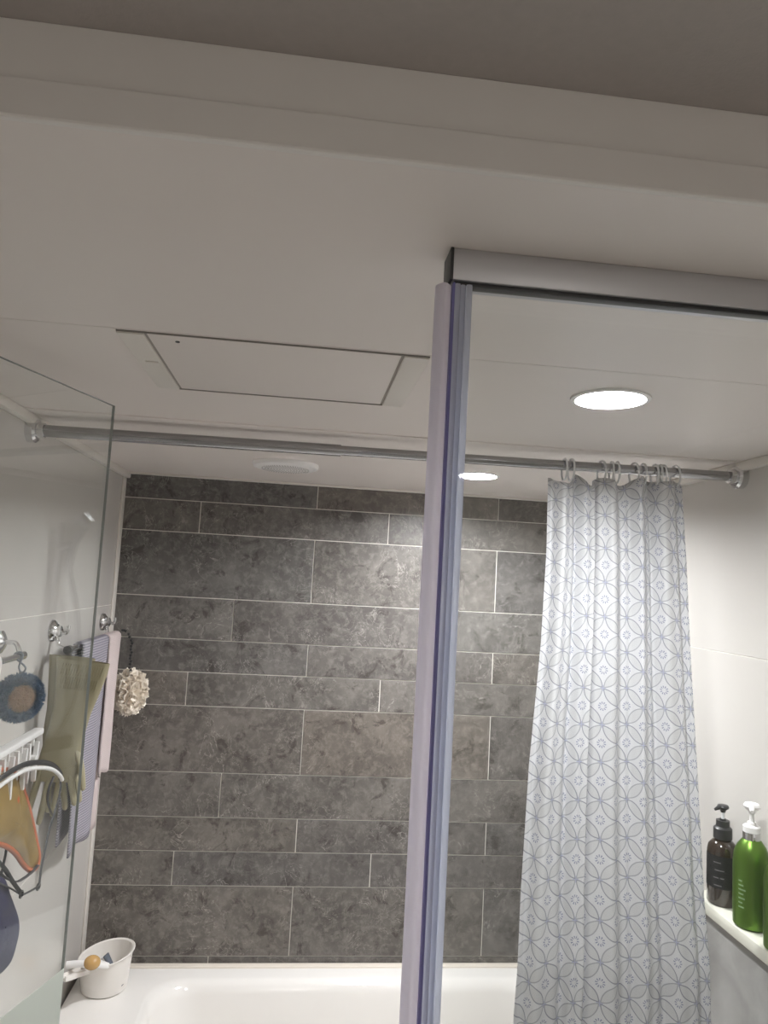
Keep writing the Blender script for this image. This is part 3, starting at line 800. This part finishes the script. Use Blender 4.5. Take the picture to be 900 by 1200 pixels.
# bath puff
t = thing('bath_puff', 'cream mesh bath puff hanging on a black cord', 'bath puff', (0.088, -0.085, 1.51))
pc = Vector((0.090, -0.085, 1.512)); m = MB(); rnd = random.Random(3)
for k in range(150):
    zz = 1 - 2 * (k + 0.5) / 150; an = k * 2.39996; d = Vector((math.sqrt(1 - zz * zz) * math.cos(an), math.sqrt(1 - zz * zz) * math.sin(an), zz))
    u = d.cross(Vector((rnd.uniform(-1, 1), rnd.uniform(-1, 1), rnd.uniform(-1, 1)))).normalized(); v_ = d.cross(u)
    R_ = 0.050 * rnd.uniform(0.86, 1.08); P = []
    ph = rnd.uniform(0, 6); fq = rnd.choice((3, 4, 5))
    for i in range(4):
        r = i / 3; row = []
        for j in range(13):
            a = 2 * math.pi * j / 12
            rad = 0.019 * r
            hgt = R_ * (0.55 + 0.45 * r) + 0.006 * r * math.sin(fq * a + ph)
            p = pc + d * hgt + (u * math.cos(a) + v_ * math.sin(a)) * rad * (1 + 0.25 * math.sin(2 * a + ph))
            q = p - pc; q.z *= 1.22; q.x *= 0.92; q.y *= 0.92
            row.append(pc + q)
        P.append(row)
    m.grid(P)
m.build('ruffles', 'puff', t)
m = MB()
for k in range(16):
    f = k / 15; a = k * 2.1
    p = Vector((0.056 + 0.030 * min(1, f * 3), -0.108 + 0.012 * f, 1.694 - 0.118 * max(0, f - 0.12) / 0.88)) + Vector((0.002 * math.cos(a), 0.002 * math.sin(a), 0))
    bm = bmesh.new(); bmesh.ops.create_icosphere(bm, subdivisions=1, radius=0.0048)
    for v in bm.verts: v.co += p
    m.bm(bm)
m.build('cord', 'dark', t)

# blue scrubber
sc = Vector((0.060, -0.888, 1.624))
t = thing('scrubber', 'round blue yarn scrubber with tan centre hanging at left', 'scrubber', sc)
nrm_ = (CAM - sc); nrm_.z = 0; nrm_ = (nrm_.normalized() * 0.8 + Vector((1, 0, 0)) * 0.35).normalized()
ua = Vector((0, 0, 1)); ub = nrm_.cross(ua).normalized()
def yarn(name, r_in, r_out, depth, cnt, ln, key, bodyR, flat):
    m = MB(); rn = random.Random(len(name))
    P = []
    if r_in > 0:
        for a in range(36):
            an = 2 * math.pi * a / 36; cdir = ub * math.cos(an) + ua * math.sin(an); rc = (r_in + r_out) / 2
            P.append([sc + cdir * (rc + bodyR * math.cos(2 * math.pi * j / 12)) + nrm_ * depth * math.sin(2 * math.pi * j / 12) for j in range(13)])
        m.grid(P, True)
    else:
        P = []
        for i in range(6):
            r = r_out * i / 5
            P.append([sc + (ub * math.cos(2 * math.pi * j / 24) + ua * math.sin(2 * math.pi * j / 24)) * r + nrm_ * (flat + depth * (1 - (i / 5) ** 2)) for j in range(25)])
        m.grid(P)
    for k in range(cnt):
        an = rn.uniform(0, 2 * math.pi); cdir = ub * math.cos(an) + ua * math.sin(an)
        if r_in > 0:
            ph = rn.uniform(-0.5, math.pi + 0.5); rc = (r_in + r_out) / 2
            nd = cdir * math.cos(ph) + nrm_ * math.sin(ph)
            p = sc + cdir * rc + cdir * bodyR * math.cos(ph) + nrm_ * depth * math.sin(ph)
        else:
            r = r_out * math.sqrt(rn.random()); nd = (nrm_ + cdir * 0.5 * r / r_out).normalized(); p = sc + cdir * r + nrm_ * (flat + depth * (1 - (r / r_out) ** 2))
        nd = (nd + Vector((rn.uniform(-.4, .4), rn.uniform(-.4, .4), rn.uniform(-.4, .4)))).normalized()
        L_ = ln * rn.uniform(0.6, 1.2); s1 = nd.cross(ua + Vector((0.01, 0.3, 0))).normalized() * 0.0011; s2 = nd.cross(s1).normalized() * 0.0011
        m.add([p + s1, p - s1 * 0.5 + s2 * 0.8, p - s1 * 0.5 - s2 * 0.8, p + nd * L_], [(0, 1, 3), (1, 2, 3), (2, 0, 3)])
    return m.build(name, key, t)
yarn('yarn_ring', 0.022, 0.043, 0.013, 2600, 0.0055, 'blue_yarn', 0.0115, 0)
yarn('yarn_centre', 0, 0.0285, 0.008, 1300, 0.006, 'tan_yarn', 0, 0.007)
lp = [sc + ua * 0.044, sc + ua * 0.058 + ub * 0.006, Vector((BX + 0.008, -0.884, BZ2 + 0.002)), Vector((BX, -0.884, BZ2 + 0.0085)), Vector((BX - 0.008, -0.884, BZ2)), sc + ua * 0.056 - ub * 0.006, sc + ua * 0.044]
MB().tube(cr(lp, 5), 0.0018, 8).build('hanging_loop', 'slate_blue', t)

# white clip hanger
t = thing('clip_hanger', 'small white plastic clip hanger with hanging pegs', 'clip hanger', (0.068, -0.90, 1.55))
ha, hb = Vector((0.068, -0.783, 1.545)), Vector((0.068, -1.035, 1.545))
MB().box(0.058, 0.078, hb.y, ha.y, 1.536, 1.548, 0.003).build('hanger_bar', 'plastic', t)
MB().tube(cr([(0.068, -1.00, 1.548), (0.066, -1.00, 1.60), (0.060, -1.00, 1.66), (0.062, -1.00, 1.705), (0.050, -1.00, 1.7115), (0.039, -1.00, 1.702)], 5), 0.003, 8).build('hook', 'plastic', t)
for y in (-0.812, -0.872, -0.935, -0.998):
    pg = MB().box(0.066, 0.070, y - 0.002, y + 0.002, 1.518, 1.538).build('link', 'plastic', t)
    m = MB()
    for s_ in (-1, 1):
        m.prism([(0.068 + s_ * 0.004, y + s_ * 0.015, 1.524), (0.068 + s_ * 0.004, y + s_ * 0.008, 1.524), (0.068 + s_ * 0.004, y + s_ * 0.0025, 1.488),
                 (0.068 + s_ * 0.004, y + s_ * 0.0060, 1.448), (0.068 + s_ * 0.004, y + s_ * 0.0125, 1.448), (0.068 + s_ * 0.004, y + s_ * 0.0110, 1.488)], (0.008, 0, 0))
    m.build('peg', 'plastic', t, smooth=False)
    MB().lathe([(0.0065, -0.0085), (0.0065, 0.0085)], 12, (0.068, y, 1.494), 'x').build('spring', 'plastic', t)

# amber pouch with orange rim, hoop and straps (hung from the clip hanger)
XP = 0.062
t = thing('amber_pouch', 'amber vinyl pouch with orange rim and dark straps hanging from the clips', 'pouch', (XP, -0.85, 1.36))
ol = [(18, 906), (24, 918), (30, 936), (36, 958), (41, 982), (45, 1002), (43, 1015), (36, 1020), (28, 1014), (19, 1001), (8, 992), (-6, 988), (-22, 990), (-34, 975), (-38, 945), (-30, 918), (-14, 904), (3, 902)]
pts = cr([at(x, y, 0, XP) for x, y in ol], 4, closed=True)
cen = sum(pts, Vector()) / len(pts)
P = [[cen + (p - cen) * (k / 6) + Vector((0.016 * (1 - (k / 6) ** 2), 0, 0)) for p in pts + [pts[0]]] for k in range(7)]
o = MB().grid(P).build('vinyl_panel', 'amber', t)
md = o.modifiers.new('thickness', 'SOLIDIFY'); md.thickness = 0.003; md.offset = 0
MB().tube(pts, 0.0052, 10, closed=True).build('rim', 'orange', t)
oc = at(24, 940, 0, XP + 0.012)  # orange disc below stands in for a reflection on the vinyl
MB().lathe([(0.020, 0.0), (0.019, 0.004), (0.012, 0.006), (0.002, 0.007)], 20, (oc.x - 0.004, oc.y - 0.02, oc.z), 'x').build('orange_reflection', 'orange', t)
hoop = cr([at(x, y, 0, XP + 0.020 + 0.027 * min(1, max(0, x) / 60)) for x, y in ((-30, 935), (-8, 921), (12, 907), (30, 898), (50, 896), (63, 900), (71, 909), (70, 916))], 5)
MB().tube([p + Vector((0, 0, 0.004)) for p in hoop], [(0.003, 0.0050)] * len(hoop), 10).build('hoop', 'dark', t)
hp2 = hoop[:-4]
MB().tube([p + Vector((0.003, 0.0, -0.006)) for p in hp2], [(0.004, 0.0040)] * len(hp2), 10).build('hoop_lining', 'plastic', t)
def strap(pxs, x, w_):
    q = cr([at(a, b, 0, x) for a, b in pxs], 5)
    return MB().tube(q, [(0.0012, w_)] * len(q) if False else [(w_, 0.0014)] * len(q), 8)
strap([(71, 912), (70, 930), (64, 952), (57, 975), (52, 1000), (48, 1020), (46, 1038)], XP + 0.046, 0.0055).build('strap', 'strap', t)
strap([(63, 910), (57, 925), (56, 940), (61, 955)], XP + 0.046, 0.0025).build('strap', 'strap', t)
strap([(44, 1014), (36, 1023), (28, 1029), (19, 1033), (4, 1027), (-12, 1010)], XP + 0.006, 0.0045).build('strap', 'strap', t)
strap([(-10, 1002), (4, 1016), (14, 1032), (25, 1047)], XP + 0.010, 0.0055).build('strap', 'strap', t)
strap([(26, 1049), (34, 1045), (45, 1039)], XP + 0.030, 0.0030).build('strap', 'strap', t)
strap([(25, 1049), (14, 1042), (2, 1036), (-10, 1030)], XP + 0.004, 0.0022).build('strap', 'strap', t)
for x, y in ((25, 1048), (45, 1039)):
    p = at(x, y, 0, XP + (0.046 if x > 40 else 0.016))
    MB().tube([(p.x, p.y + 0.008 * math.cos(a * math.pi / 6), p.z + 0.0055 * math.sin(a * math.pi / 6)) for a in range(12)], 0.0020, 8, closed=True).build('buckle', 'dark', t)

# navy swim bag at the very left
t = thing('navy_bag', 'dark navy cloth bag hanging at the far left edge', 'bag', (0.04, -0.9, 1.2))
ol = [(-2, 1024), (4, 1040), (10, 1056), (16, 1074), (17, 1092), (13, 1112), (7, 1130), (-3, 1142), (-20, 1150), (-45, 1148), (-60, 1120), (-55, 1070), (-35, 1035), (-18, 1022)]
pts = cr([at(x, y, 0, 0.038) for x, y in ol], 4, closed=True); cen = sum(pts, Vector()) / len(pts)
rings_ = []
for k in range(13):
    a = math.pi * k / 12; f = math.sin(a) ** 0.7 if 0 < k < 12 else 0.02
    rings_.append([cen + (p - cen) * f + Vector((-0.026 * math.cos(a), 0, 0)) for p in pts + [pts[0]]])
MB().grid(rings_).build('bag_body', 'navy', t)
MB().tube(cr([cen + Vector((0, 0.02, 0.07)), cen + Vector((0.01, 0, 0.20)), Vector((0.055, -1.06, 1.60)), Vector((BX + 0.004, -1.06, BZ2 + 0.009)), Vector((BX - 0.011, -1.06, BZ2))], 6), 0.0025, 8).build('cord', 'strap', t)

# ------------------------------------------------------------------ bath dipper on the tub deck
dc = (0.096, -0.125)
t = thing('bath_dipper', 'white plastic bath dipper on the tub corner deck', 'dipper', (*dc, TZ))
DS = 0.80
prof = [(a_ * DS, b_ * DS) for a_, b_ in [(0.070, 0.000), (0.076, 0.004), (0.084, 0.070), (0.089, 0.112), (0.094, 0.114), (0.095, 0.117), (0.092, 0.119), (0.086, 0.116), (0.081, 0.070), (0.073, 0.008), (0.004, 0.006)]]
m = MB(); P = []
for r, h in prof:
    row = []
    for k in range(41):
        a = 2 * math.pi * k / 40; x = r * math.cos(a); y = r * math.sin(a)
        hh = h * (1 + 1.7 * x + 0.4 * y) if h > 0.01 else h
        row.append((dc[0] + x, dc[1] + y, TZ + 0.0008 + hh))
    P.append(row)
m.grid(P); m.add([q for q in P[0][:-1]], [tuple(range(40))]); m.build('body', 'bucket', t)
h0 = at(99, 1137, 1, -0.180); he = at(73, 1147, 1, -0.265); hd = (he - h0); hs_ = Vector((hd.y, -hd.x, 0)).normalized()
m = MB()
P = []
for f, wd, zz in ((0.0, 0.019, 0.0), (0.35, 0.016, 0.0), (0.8, 0.014, 0.0), (1.0, 0.011, 0.0)):
    c_ = h0 + hd * f + Vector((0, 0, zz)); row = []
    for a, b in ((-1, -0.006), (-1, 0.006), (-0.7, 0.008), (-0.5, 0.002), (0.5, 0.002), (0.7, 0.008), (1, 0.006), (1, -0.006), (-1, -0.006)):
        row.append(c_ + hs_ * wd * a + Vector((0, 0, b)))
    P.append(row)
m.grid(P); m.add(P[-1][:-1], [tuple(range(8))]); m.build('handle', 'bucket', t)
# brush with amber knob
t = thing('bath_brush', 'amber knob-headed brush with white handle lying across the dipper', 'brush', (0.10, -0.2, TZ + 0.10))
kn = at(108, 1128, 1, -0.225)
bm = bmesh.new(); bmesh.ops.create_uvsphere(bm, u_segments=24, v_segments=16, radius=0.0205)
for v in bm.verts:
    v.co = Vector((v.co.x * 1.05, v.co.y * 0.95, v.co.z * 0.86)) + kn
MB().bm(bm).build('knob', 'knob', t)
e1 = at(78, 1131, 1, -0.225); e2 = at(126, 1132, 1, -0.19)
MB().tube([e1, e1.lerp(kn, 0.3), kn], [(0.007, 0.010), (0.008, 0.010), (0.009, 0.008)], 12).build('handle', 'plastic', t)
MB().tube([kn, kn.lerp(e2, 0.6), e2], [0.010, 0.010, 0.008], 12).build('neck', 'plastic', t)
t = thing('nail_brush', 'small slate-blue brush standing inside the dipper', 'brush', (0.15, -0.13, TZ + 0.03))
g0 = Vector((0.150, -0.150, TZ + 0.020)); g1 = at(124, 1119, 1, -0.14)
MB().tube([g0, g0.lerp(g1, 0.7), g1], [(0.008, 0.005), (0.010, 0.006), (0.012, 0.007)], 12).build('handle', 'slate_blue', t)
MB().tube([g1 - Vector((0.006, 0, 0.022)), g1 - Vector((0.006, -0.010, 0.022))], [(0.012, 0.016)] * 2, 10).build('bristles', 'plastic', t)

# ------------------------------------------------------------------ hand shower on the right wall behind the curtain
t = thing('hand_shower', 'chrome hand shower and mixer behind the shower curtain', 'shower', (1.48, -0.330, 1.8))
MB().tube([(1.47, -0.350, 1.30), (1.47, -0.350, 2.02)], 0.011, 16).build('riser', 'chrome', t)
for z in (1.33, 1.99): MB().tube([(W - 0.001, -0.350, z), (1.47, -0.350, z)], 0.010, 12).build('bracket', 'chrome', t)
MB().tube([(1.47, -0.350, 1.93), (1.43, -0.330, 1.945)], 0.016, 14).build('holder', 'chrome', t)
hdl = [Vector((1.435, -0.330, 1.87)), Vector((1.425, -0.320, 1.96)), Vector((1.405, -0.295, 2.03))]
MB().tube(hdl, [0.011, 0.012, 0.015], 14).build('handset', 'chrome', t)
MB().tube([(1.412, -0.302, 2.045), (1.392, -0.285, 2.020)], [0.045, 0.040], 24).build('spray_head', 'chrome', t)
MB().tube(cr([(1.435, -0.330, 1.87), (1.43, -0.280, 1.70), (1.43, -0.260, 1.45), (1.45, -0.320, 1.30), (1.47, -0.400, 1.28)], 8), 0.007, 10).build('hose', 'chrome', t)
MB().box(1.44, 1.50, -0.44, -0.24, 1.255, 1.305, 0.012).build('mixer_body', 'chrome', t)
MB().tube([(W - 0.001, -0.410, 1.28), (1.48, -0.410, 1.28)], 0.022, 16).build('inlet', 'chrome', t)
MB().tube([(W - 0.001, -0.270, 1.28), (1.48, -0.270, 1.28)], 0.022, 16).build('inlet', 'chrome', t)
